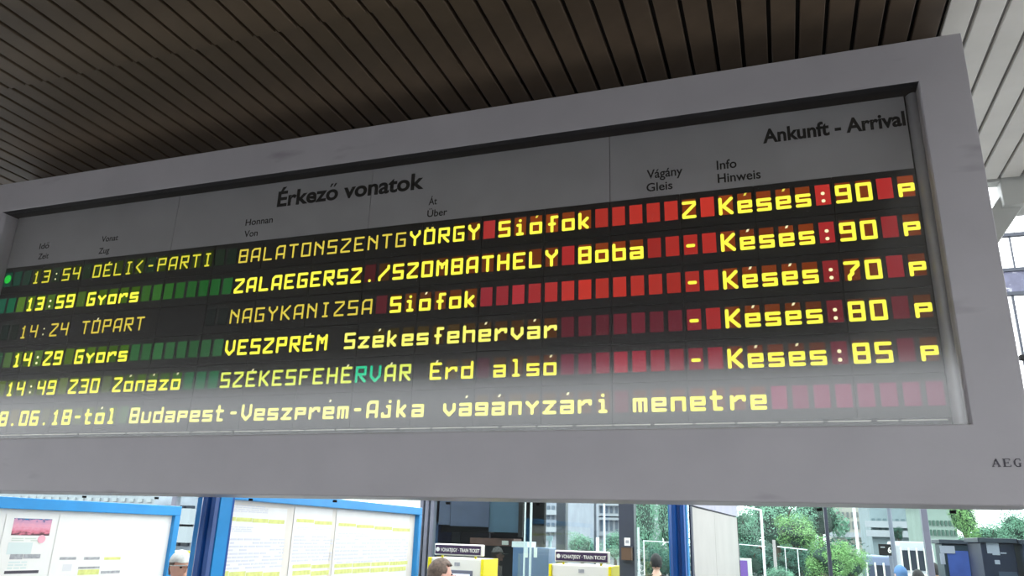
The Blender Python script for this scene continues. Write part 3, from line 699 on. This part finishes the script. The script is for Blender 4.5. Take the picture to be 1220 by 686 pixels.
    if cap:
        bm = bmesh.new(); bmesh.ops.create_icosphere(bm, subdivisions=3, radius=1)
        kl = []
        for v in bm.verts:
            x, y, z = v.co
            if z < .12: kl.append(v)
            v.co = HC+Vector((x*hr.x*1.24, y*hr.y*1.2, (z*1.2+.1)*hr.z))
        bmesh.ops.delete(bm, geom=kl, context='VERTS')
        co = obj('cap', bm, cap, t, smooth=True); so = co.modifiers.new('thick', 'SOLIDIFY'); so.thickness = .006
        bm = bmesh.new(); vv = []
        for i in range(13):
            a = PI*i/12; vv.append((math.cos(a)*hr.x*1.2, math.sin(a)*(hr.y*1.1+.075*math.sin(a)*k)))
        up_ = [bm.verts.new(HC+Vector((x, y, .034*k-abs(x)*.12))) for x, y in vv]; lo_ = [bm.verts.new(v.co-Vector((0, 0, .006))) for v in up_]
        bm.faces.new(up_); bm.faces.new(lo_[::-1])
        for i in range(13): j = (i+1) % 13; bm.faces.new((up_[i], lo_[i], lo_[j], up_[j]))
        obj('cap_brim', bm, cap, t)
    return t
def place(px, py, Y, h=1.75):                    # standing height from the top of the head at a pixel
    p = at(px, py, Y); return (p.x, p.y, 0), p.z
def add_person(label, px, py, Y, head, *a, z0=0., **kw):
    p = at(px, py, Y); hgt = (p.z-z0)/1.015
    return person(label, (p.x, p.y-.02, z0), head, hgt, *a, **kw)
add_person('man with short brown-grey hair standing at a ticket machine', 523, 662.5, 5.9, -.9, ('grey_jacket', (120, 116, 120)), ('blue_denim', (50, 60, 84)), M_hair, arm=.9)
add_person('person in a white cap and pale top between the notice board and the blue post', 217, 655.5, 5.6, -1.95, ('pale_shirt', (232, 224, 216)), ('beige_trousers', (150, 140, 120)), M_hair,
           cap=mat('white_cap_cloth', (226, 230, 226), .8, var=.12, vscale=30))
add_person('dark figure in black behind the glass, left of the second blue post', 782, 658, 11.5, .3, ('black_coat', (18, 18, 22)), ('black_trousers', (20, 20, 24)), M_dhair)
add_person('person in a light blue hood and jacket behind the glass, in front of the vans', 1073, 672, 12, .4, ('blue_jacket', (96, 130, 180)), ('dark_trousers', (40, 42, 50)), mat('blue_hood', (92, 128, 178), .8))
add_person('dark haired person in a dark coat just right of the light blue hood', 1092, 677, 12.6, -.4, ('navy_coat', (34, 34, 50)), ('dark_trousers', (40, 42, 50)), M_dhair)
add_person('tall dark haired person in black beside the dark green kiosk', 1112, 669, 13.9, 0., ('charcoal_coat', (34, 30, 36)), ('dark_trousers', (40, 42, 50)), M_dhair)

# ------------------------------------------------------------------ things in the hall and on the street
def rect_at(px0, py0, px1, py1, Y):
    a = at(px0, py0, Y); b_ = at(px1, py0, Y); c_ = at((px0+px1)/2, py1, Y); return a.x, b_.x, c_.z, at((px0+px1)/2, py0, Y).z
# dark booth seen through the glass, left of the white building
Y = 10.4
x0, x1, _, _ = rect_at(520, 600, 624, 627, Y)
zt = CZ+.75
bt = thing('dark_booth', 'dark slate booth behind the glass above the first ticket machine', 'booth', ((x0+x1)/2, Y, 0)); ox = (x0+x1)/2
def rb(name, px0, py0, px1, py1, d0, d1, mt, Yb=Y, parent=bt, o=None, ext=0.):
    a, b_, z0, z1 = rect_at(px0, py0, px1, py1, Yb+d0); q = ox if o is None else o
    return box(name, (a-q, d0, z0), (b_-q, d1, z1+ext), mt, parent)
box('back_wall', (x0-ox, 1.0, 0), (x1-ox, 1.1, zt), M_core, bt); box('side_wall', (x0-ox, 0, 0), (x0-ox+.05, 1, zt), M_navy, bt); box('roof', (x0-ox, 0, zt), (x1-ox, 1.1, zt+.05), M_navy, bt)
rb('fascia', 520, 600, 537, 625, 0, .08, M_slate, ext=.3); rb('fascia', 537.5, 600, 583, 627, -.02, .08, M_slate, ext=.3); rb('fascia', 583.5, 600, 622, 634, 0, .08, mat('teal_slate', (54, 76, 94), .4, var=.1, vscale=3), ext=.3)
rb('lintel', 520, 625, 583, 634, .1, .3, M_core); rb('inner_panel', 526, 634, 548, 650, .5, .55, mat('dim_grey_panel', (74, 74, 84), .6)); rb('inner_panel', 549, 634, 583, 656, .5, .55, mat('dim_brown_panel', (50, 46, 54), .6))
rb('counter', 560, 641, 612, 650, .15, .5, M_brick); rb('lower_wall', 576, 650, 612, 700, .15, .4, M_core); rb('lamp_globe', 598, 644, 604, 649, .05, .12, M_cream)
rb('dark_frame', 618, 600, 623, 640, -.05, .0, M_core, ext=.3)
# blue-grey cabinet
t = thing('blue_grey_cabinet', 'blue-grey cabinet with torn white paper on its top, left of the second ticket machine', 'cabinet', (at(628, 652, 10.2).x, 10.2, 0)); ox = t.location.x
a, b_, z0, z1 = rect_at(611, 652, 654, 690, 10.2)
box('body', (a-ox, 0, 0), (b_-ox, .5, z1), M_blueg, t, .01)
rb('paper_scrap', 624.5, 652, 629, 664, -.006, -.001, M_paper, 10.2, t); rb('paper_scrap', 636, 652, 640, 664, -.006, -.001, M_paper, 10.2, t)
rb('top_tray', 610, 645, 628, 651.8, .0, .4, M_lamppole, 10.2, t)
# two tall pale frame poles above it, and signs
def pole(name, px, y0, y1, Y, w, mt, label, cat='pole', ground=0., arm=None, head=None, lean=0.):
    p = at(px, (y0+y1)/2, Y); zt = at(px, y0, Y).z
    t = thing(name, label, cat, (p.x, Y, ground)); bm = bmesh.new(); cyl(bm, (0, 0, 0), (0, 0, zt-ground), w, 10, w*.8); obj('shaft', bm, mt, t, smooth=False)
    bm = bmesh.new(); cyl(bm, (0, 0, 0), (0, 0, .12), w*2, 10, w*1.6); obj('foot', bm, mt, t)
    if arm:
        bm = bmesh.new(); cyl(bm, (0, 0, zt-ground-.02), (arm, 0, zt-ground+abs(arm)*.15), w*.6, 8); obj('arm', bm, mt, t)
        bm = bmesh.new(); ball(bm, (arm*1.15, 0, zt-ground+abs(arm)*.15), (abs(arm)*.25, w*2, w*1.4), 2); obj('lamp_head', bm, mt, t)
    if head:
        z = zt-ground; box('sign_plate', (-head[0]/2, -.03, z-head[1]), (head[0]/2, -.02, z), head[2], t)
    return t
pole('pale_pole', 626, 560, 645, 10.02, .013, M_lamppole, 'thin pale pole right of the dark booth')
pole('pale_pole', 633, 560, 650, 10.1, .018, M_lamppole, 'thicker pale pole just left of the white building')
pole('sign_pole', 655, 638, 690, 11.5, .03, mat('pale_teal_paint', (170, 200, 208), .5), 'pale teal signpost with a square plate beside the blue-grey cabinet', 'signpost', head=(.1, .07, mat('pale_teal_paint', (170, 200, 208), .5)))
x = at(668.5, 620, 10).x; w = at(674, 620, 10).x-x
t = thing('dark_column', 'dark square column right of the white building, above the second ticket machine', 'column', (x, 10.05, 0)); box('shaft', (-w, -.06, 0), (w, .06, 4.6), M_darkal, t); box('foot', (-w-.05, -.1, 0), (w+.05, .1, .03), M_core, t)
# paper notice on the broad dark mullion
a, b_, z0, z1 = rect_at(743.5, 640.5, 750.5, 650, YG-.1); box_ = thing('paper_notice', 'small white notice stuck on the broad dark mullion', 'notice', ((a+b_)/2, YG-.082, z0))
box('paper', (-(b_-a)/2, -.002, 0), ((b_-a)/2, 0, z1-z0), M_paper, box_); box('print', (-(b_-a)*.3, -.003, (z1-z0)*.3), ((b_-a)*.3, -.002, (z1-z0)*.7), M_greyink, box_)
a, b_, z0, z1 = rect_at(741, 652, 753, 667, YG-.12); t = thing('brown_box', 'brown box fixed to the broad dark mullion under the white notice', 'box', ((a+b_)/2, YG-.081, z0))
box('case', (-(b_-a)/2, -.08, 0), ((b_-a)/2, 0, z1-z0), mat('brown_box', (92, 70, 52), .6), t); box('lid', (-(b_-a)/2-.005, -.085, z1-z0), ((b_-a)/2+.005, 0, z1-z0+.012), M_darkal, t)
# hoarding with purple and white stripes
a, b_, z0, z1 = rect_at(881, 665, 895, 700, 12.5); t = thing('advert_sign', 'white sign with a purple band in front of the trees, beside the cream kiosk', 'sign', ((a+b_)/2, 12.5, 0)); ox = (a+b_)/2
box('panel', (a-ox, 0, .6), (b_-ox, .06, z1), M_mwhite, t, .004); box('purple_band', (a-ox+.005, -.004, .6), (a-ox+.11, -.001, z1-.03), mat('purple_print', (132, 96, 182), .6), t); box('post', (-.03, .01, 0), (.03, .05, .6), M_greyal, t)
# lamp poles on the street
pole('street_lamp', 908, 607, 654, 30, .055, M_lamppole, 'white street lamp with a short arm, left of the bright green tree', 'street lamp', -.8, arm=-1.0)
pole('wooden_pole', 923.5, 643, 690, 22, .05, mat('grey_wood', (168, 160, 160), .8), 'weathered grey pole holding a cross wire below the street lamp', 'pole', -.8)
pole('street_lamp', 1019, 580, 664, 30, .06, M_lamppole, 'tall white street lamp in front of the pale building with a ledge', 'street lamp', -.8, arm=1.2)
pole('street_lamp', 709, 560, 660, 30, .055, M_darkal, 'tall dark street lamp before the long white building', 'street lamp', -.8, arm=1.0)
pole('pale_pole', 720, 590, 660, 26, .04, M_lamppole, 'pale pole right of the dark street lamp', 'pole', -.8)
pole('pale_pole', 712, 640, 690, 20, .05, M_lamppole, 'short pale pole under the dark street lamp', 'pole', -.8)
pole('pale_pole', 761, 628, 690, 12, .02, M_lamppole, 'slim white pole just right of the broad dark mullion', 'pole', -.8)
pole('grey_pole', 1063.5, 600, 690, 16, .045, M_greyal, 'grey pole left of the white van', 'pole', -.8)
# wires / rails
def rail(px0, py0, px1, py1, Y, r, mt, label):
    bm = bmesh.new(); A = at(px0, py0, Y); B = at(px1, py1, Y); cyl(bm, A, B, r, 8); return bm
bm = rail(926, 651, 962, 655, 22, .014, M_lamppole, '')
for px in (935, 950): p = at(px, 653, 22); cyl(bm, p, (p.x, p.y, -.8), .012, 6)
tag(obj('cross_rail', bm, M_lamppole), 'pale rail running right from the weathered grey pole', 'rail')
bm = rail(878, 648, 912, 651, 24, .012, M_lamppole, ''); p = at(880, 648, 24); cyl(bm, p, (p.x, p.y, -.8), .014, 6)
tag(obj('cross_rail', bm, M_lamppole), 'thin pale rail left of the street lamp, over the dark bushes', 'rail')
bm = rail(766, 644, 800, 646, 20, .01, M_lamppole, ''); p = at(767, 644, 20); cyl(bm, p, (p.x, p.y, -.8), .014, 6)
tag(obj('cross_rail', bm, M_lamppole), 'thin rail crossing the trees left of the second blue post', 'rail')

# ------------------------------------------------------------------ buildings
def building(label, px0, px1, ytop, Y, depth, mt, winrows, cols, ground=-.8, ext=0., wmat=M_win, ledges=(), arches=True, wfrac=.5, name='apartment_building'):
    a, b_, _, z1 = rect_at(px0, ytop, px1, ytop+10, Y); w = b_-a; H = z1+ext-ground
    t = thing(name, label, 'building', ((a+b_)/2, Y, ground))
    box('wall', (-w/2, 0, 0), (w/2, depth, H), mt, t); box('roof', (-w/2-.6, -.6, H), (w/2+.6, depth+.6, H+.8), M_stone, t)
    fm = None
    for (ya, yb) in winrows:
        za = at((px0+px1)/2, ya, Y).z-ground; zb_ = at((px0+px1)/2, yb, Y).z-ground
        for i in range(cols):
            cw = w/cols; x = -w/2+cw*(i+.5)
            bm = bmesh.new(); hw = cw*wfrac/2
            if arches:
                pts = [(-hw, zb_), (hw, zb_)] + [(hw*math.cos(q), za-hw+hw*math.sin(q)) for q in [PI*j/6 for j in range(7)]]
            else: pts = [(-hw, zb_), (hw, zb_), (hw, za), (-hw, za)]
            f = [bm.verts.new((x+u, -.12, v)) for u, v in pts]; g = [bm.verts.new((x+u, .0, v)) for u, v in pts]
            bm.faces.new(f)
            for j in range(len(pts)): q = (j+1) % len(pts); bm.faces.new((f[j], g[j], g[q], f[q]))
            obj('window', bm, wmat, t)
    for yl in ledges:
        z = at((px0+px1)/2, yl, Y).z-ground; box('ledge', (-w/2-.4, -.7, z-.25), (w/2+.4, 0, z+.25), M_stone, t)
    return t
building('long white building with rows of arched windows beyond the second ticket machine', 672, 762, 597, 105, 20, M_stone, [(574, 584), (588, 598), (603, 611), (619, 632)], 15, ext=4, ledges=(600, 614, 617, 636))
building('pale grey building with close rows of windows behind the two pale poles', 600, 668, 597, 80, 18, mat('pale_grey_stone', (150, 154, 166), .8, var=.08, vscale=.6), [(590, 598), (602, 608), (612, 618), (622, 628), (632, 638)], 12, ext=3, arches=False, ledges=(610, 630))
building('pale building with a long ledge behind the tall white street lamp', 990, 1034, 606, 92, 14, mat('cream_stone', (160, 158, 150), .8, var=.1, vscale=.5, stain=((118, 118, 118), .5, (1, 1, 1), .6)), [(610, 616), (621, 630)], 8, ext=3, arches=False, ledges=(637,), wmat=mat('cream_window', (108, 112, 112), .6))
building('low pale grey block with horizontal bands, built for the hazy reflection behind the vans', 1036, 1100, 612, 70, 10, mat('haze_grey', (126, 140, 146), .6, var=.1, vscale=.8), [(618, 622), (628, 633)], 9, ext=1.5, arches=False, ledges=(625, 636), wmat=mat('haze_window', (92, 110, 116), .6), name='haze_block')  # hazy reflection in the glass, given the shape of a solid block
building('glass reflection of two window rows, built as a white house above the dark kiosk', 1104, 1138, 616, 50, 8, mat('reflected_wall', (140, 156, 148), .7, var=.08, vscale=.6), [(620, 626), (631, 638)], 7, ext=1, arches=False, wmat=mat('reflected_window', (64, 94, 82), .6), name='reflected_house')  # window rows reflected in the pane, built as a solid house beyond it
building('dark windowed office block between the leftmost notice board and the blue post', 186, 236, 588, 22, 8, mat('grey_office', (150, 154, 166), .6, var=.15, vscale=2), [(602, 612), (618, 634), (638, 650)], 5, ext=2, arches=False, wmat=M_pane, wfrac=.72, name='office_block', ledges=(615, 636))
building('white building strip above the leftmost notice board', -40, 186, 583, 40, 8, M_stone, [(592, 596)], 24, ext=1, arches=False, wmat=M_greyink, name='white_building')

# ------------------------------------------------------------------ vans
def van(label, px0, px1, ytop, Y, h, paint, trim_w, nwin, display=False, name='van'):
    a, b_, _, z1 = rect_at(px0, ytop, px1, ytop+8, Y); w = b_-a; g = z1-h
    t = thing(name, label, 'bus' if name == 'minibus' else 'van', ((a+b_)/2, Y, g))
    bm = bmesh.new()
    prof = [(-w/2, .35), (-w/2, h*.52), (-w/2+w*.03, h*.93), (-w/2+w*.07, h), (w/2-w*.07, h), (w/2-w*.03, h*.93), (w/2, h*.52), (w/2, .35)]
    f = [bm.verts.new((x, 0, z)) for x, z in prof]; k_ = [bm.verts.new((x, 5.2, z)) for x, z in prof]
    bm.faces.new(f); bm.faces.new(k_[::-1])
    for i in range(8): j = (i+1) % 8; bm.faces.new((f[j], f[i], k_[i], k_[j]))
    bmesh.ops.recalc_face_normals(bm, faces=bm.faces); obj('body', bm, paint, t, bevel=.06)
    ww = w*.86/nwin
    for i in range(nwin):
        x = -w*.43+ww*i; box('window', (x+ww*.12, -.03, h*.55), (x+ww*.88, .02, h*.86), M_pane if i % 2 or not display else M_slate, t)
        box('pillar', (x-ww*.10, -.05, h*.52), (x+ww*.10, .0, h*.9), trim_w, t)
    box('pillar', (w*.43-ww*.1, -.05, h*.52), (w*.43+ww*.1, 0, h*.9), trim_w, t)
    box('belt_strip', (-w*.47, -.06, h*.46), (w*.47, 0, h*.5), trim_w, t); box('bumper', (-w/2, -.12, .3), (w/2, .1, .5), M_darkal, t)
    for sx in (-1, 1):
        box('headlamp', (sx*w*.38-.14, -.05, h*.3), (sx*w*.38+.14, .0, h*.38), M_mwhite, t)
        for yy in (.9, 4.2):
            bm = bmesh.new(); cyl(bm, (sx*(w/2-.12)-.11, yy, .34), (sx*(w/2-.12)+.11, yy, .34), .34, 16); obj('wheel', bm, M_core, t)
    return t, w, h
t, w, h = van('grey-blue minibus with white window pillars beside the bushes', 1029, 1064, 662.5, 34, 2.3, mat('grey_blue_paint', (112, 122, 150), .4), M_mwhite, 3, display=True, name='minibus')
van('white van with dark windows right of the grey pole', 1069, 1112, 645, 44, 3.0, mat('white_paint', (186, 186, 194), .4), M_mwhite, 4)
# stop display with the white numeral
a, b_, z0, z1 = rect_at(1046.5, 648, 1064, 661.5, 20); t = thing('stop_display', 'black display board with a white 6 above the minibus', 'display', ((a+b_)/2, 20, -.8)); w = b_-a
box('case', (-w/2, 0, z0+.8), (w/2, .1, z1+.8), M_core, t, .005)
lettering('6', (w*.1, z0+.8+(z1-z0)*.25), w*.32, (z1-z0)*.5, M_mwhite, t, bold=.02, y=-.003, name='numeral')
box('text_line', (-w*.38, -.003, z0+.8+(z1-z0)*.68), (-w*.08, -.001, z0+.8+(z1-z0)*.76), M_greyink, t)
bm = bmesh.new(); cyl(bm, (w*.3, .05, 0), (w*.3, .05, z0+.8), .05, 10); obj('post', bm, M_greyal, t)
# kiosks at right
def kiosk(label, px0, px1, ytop, Y, mt, name='kiosk', depth=1.2):
    a, b_, _, z1 = rect_at(px0, ytop, px1, ytop+8, Y); t = thing(name, label, 'kiosk', ((a+b_)/2, Y, 0)); w = b_-a
    box('body', (-w/2, 0, 0), (w/2, depth, z1-.05), mt, t, .01); box('roof', (-w/2-.03, -.04, z1-.05), (w/2+.03, depth+.03, z1), M_darkal, t, .005)
    return t, w, z1, (a+b_)/2
t, w, z1, ox = kiosk('dark green-grey kiosk with a blue poster behind the glass', 1121, 1166, 643, 11.3, mat('dark_green_grey', (38, 54, 66), .4, var=.1, vscale=4), depth=.5)
rb('blue_poster', 1128, 656, 1153, 700, -.006, -.001, mat('blue_poster', (60, 84, 160), .6, var=.15, vscale=6), 11.3, t, ox); rb('light_sign', 1119.5, 650, 1137, 659, -.02, -.007, M_lav, 11.3, t, ox); rb('light_sign', 1119.5, 659, 1125, 672, -.02, -.007, M_lav, 11.3, t, ox)
t, w, z1, ox = kiosk('navy vending kiosk with white notices at the right end behind the glass', 1167, 1207, 641, 10.3, M_navy, depth=.7)
rb('white_notice', 1174, 642, 1187, 659, -.006, -.001, M_lav, 10.3, t, ox); rb('white_notice', 1180, 644, 1189, 661, -.009, -.0065, M_lav, 10.3, t, ox); rb('label', 1192, 658, 1199, 659.5, -.006, -.001, M_lav, 10.3, t, ox); rb('label', 1185, 667, 1191, 672, -.006, -.001, M_lav, 10.3, t, ox)
rb('lower_screen', 1190, 681, 1212, 700, -.006, -.001, M_slate, 10.3, t, ox)
t, w, z1, ox = kiosk('slate blue cabinet at the far right edge behind the glass', 1218, 1250, 643, 10.2, M_slate, name='cabinet', depth=.5)
t['category'] = 'cabinet'

# ------------------------------------------------------------------ trees
def leaf_mat(name, c):
    return mat(name, c, .7, var=.35, vscale=3, spec=.2)
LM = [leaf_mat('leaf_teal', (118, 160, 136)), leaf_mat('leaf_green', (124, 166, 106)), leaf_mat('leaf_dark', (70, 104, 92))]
def crown_mesh(seed, leaves=9000):
    rnd = random.Random(seed); verts = []; faces = []
    lobes = [(Vector((rnd.uniform(-.5, .5), rnd.uniform(-.5, .5), rnd.uniform(-.45, .6))), rnd.uniform(.22, .42)) for _ in range(20)] + [(Vector((0, 0, 0)), .55)]
    for _ in range(leaves):
        c, r_ = rnd.choice(lobes); d = Vector((rnd.gauss(0, 1), rnd.gauss(0, 1), rnd.gauss(0, 1))).normalized()
        p = c + d*r_*rnd.uniform(.7, 1.12); s = rnd.uniform(.018, .040)
        n_ = (d+Vector((rnd.uniform(-.7, .7), rnd.uniform(-.7, .7), rnd.uniform(-.7, .7)))).normalized(); a = n_.orthogonal().normalized(); b_ = n_.cross(a)
        q = rnd.uniform(0, 6.28); a, b_ = a*math.cos(q)+b_*math.sin(q), b_*math.cos(q)-a*math.sin(q)
        i = len(verts); verts += [p-a*s, p-b_*s*.55, p+a*s, p+b_*s*.55]; faces.append((i, i+1, i+2, i+3))
    me = bpy.data.meshes.new('crown'); me.from_pydata(verts, [], faces); return me
CM = [[None]*3 for _ in range(3)]
for i in range(3):
    base = crown_mesh(30+i)
    for j in range(3):
        me = base.copy(); me.materials.append(LM[j]); CM[i][j] = me
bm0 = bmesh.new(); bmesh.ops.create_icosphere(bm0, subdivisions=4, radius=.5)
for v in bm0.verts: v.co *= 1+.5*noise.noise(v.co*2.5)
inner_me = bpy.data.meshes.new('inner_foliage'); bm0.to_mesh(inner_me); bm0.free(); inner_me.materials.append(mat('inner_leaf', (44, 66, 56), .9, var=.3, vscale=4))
tn = 0
def tree(label, px, py, rx, rz, Y, kind, ground=-.8, name='tree', group=None):
    global tn
    c = at(px, py, Y); sc_ = ray(px, py).length; R_ = rx/FPX*Y*1.05/ray(px, py).y; Z_ = rz/FPX*Y*1.02/ray(px, py).y
    t = thing(name, label, 'tree' if name == 'tree' else 'bush', (c.x, c.y, ground), group=group)
    o = bpy.data.objects.new('crown', CM[tn % 3][kind]); COL.objects.link(o); o.parent = t; o.location = (0, 0, c.z-ground); o.scale = (R_, R_, Z_); o.rotation_euler = (0, 0, tn*1.3); o['kind'] = 'stuff'
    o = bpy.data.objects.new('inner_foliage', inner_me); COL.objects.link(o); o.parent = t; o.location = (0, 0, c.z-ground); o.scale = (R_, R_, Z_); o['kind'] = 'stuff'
    H = c.z-ground
    bm = bmesh.new(); r_ = .05*R_+.05; cyl(bm, (0, 0, 0), (0, 0, H), r_*1.2, 8, r_*.6)
    for q in range(4): a = q*1.57+tn; cyl(bm, (0, 0, H*.75), (math.cos(a)*R_*.5, math.sin(a)*R_*.5, H+Z_*.35), r_*.5, 6, r_*.2)
    obj('trunk', bm, M_bark, t); tn += 1
    return t
tree('teal green tree between the broad dark mullion and the second blue post, left half', 768, 610, 22, 60, 40, 0)
tree('teal green tree just left of the second blue post', 800, 622, 26, 52, 34, 0)
tree('low dark bush behind the dark figure', 782, 672, 26, 22, 26, 2, name='bush')
tree('teal green tree right behind the cream kiosk', 888, 634, 24, 34, 40, 0)
tree('broad teal tree behind the white street lamp', 925, 622, 46, 46, 46, 0)
tree('tall teal tree behind the thin dark mullion', 975, 610, 40, 46, 50, 0)
tree('bright green tree right of the street lamp', 950, 636, 34, 24, 34, 1)
tree('bright green bush at the thin dark mullion', 988, 668, 32, 27, 27, 1, name='bush')
tree('bright green bush left of the minibus', 1016, 672, 20, 22, 29, 1, name='bush')
tree('dark shrub under the cross rail', 944, 672, 26, 20, 30, 2, name='bush')
tree('dark teal bush beside the purple striped sign', 893, 668, 24, 24, 32, 2, name='bush')
tree('pale teal small bush at the foot of the grey pole', 930, 690, 20, 16, 21, 0, name='bush')
tree('green tree low before the long white building', 694, 652, 26, 18, 50, 0)
tree('green tree right of the dark street lamp', 733, 652, 22, 20, 46, 0)
tree('small dark tree in front of the pale haze block', 1070, 636, 9, 10, 60, 2)
tree('light green tree above the dark green kiosk', 1147, 612, 22, 40, 34, 1)
tree('teal tree behind the navy vending kiosk', 1176, 640, 30, 20, 38, 0)
tree('teal tree behind the far right cabinet', 1212, 632, 26, 28, 40, 0)
tree('large teal tree beyond the right edge', 1262, 630, 40, 40, 36, 0)
tree('green tree behind the reflected house', 1110, 600, 20, 16, 88, 0)
tree('long dark green hedge of bushes low behind the street lamp and cross rails', 935, 666, 120, 36, 60, 2, name='bush')
tree('dark green bushes low behind the dark figure and the second blue post', 790, 668, 48, 26, 56, 2, name='bush')
tree('long teal hedge low behind the right hand kiosks', 1190, 652, 80, 28, 62, 0, name='bush')
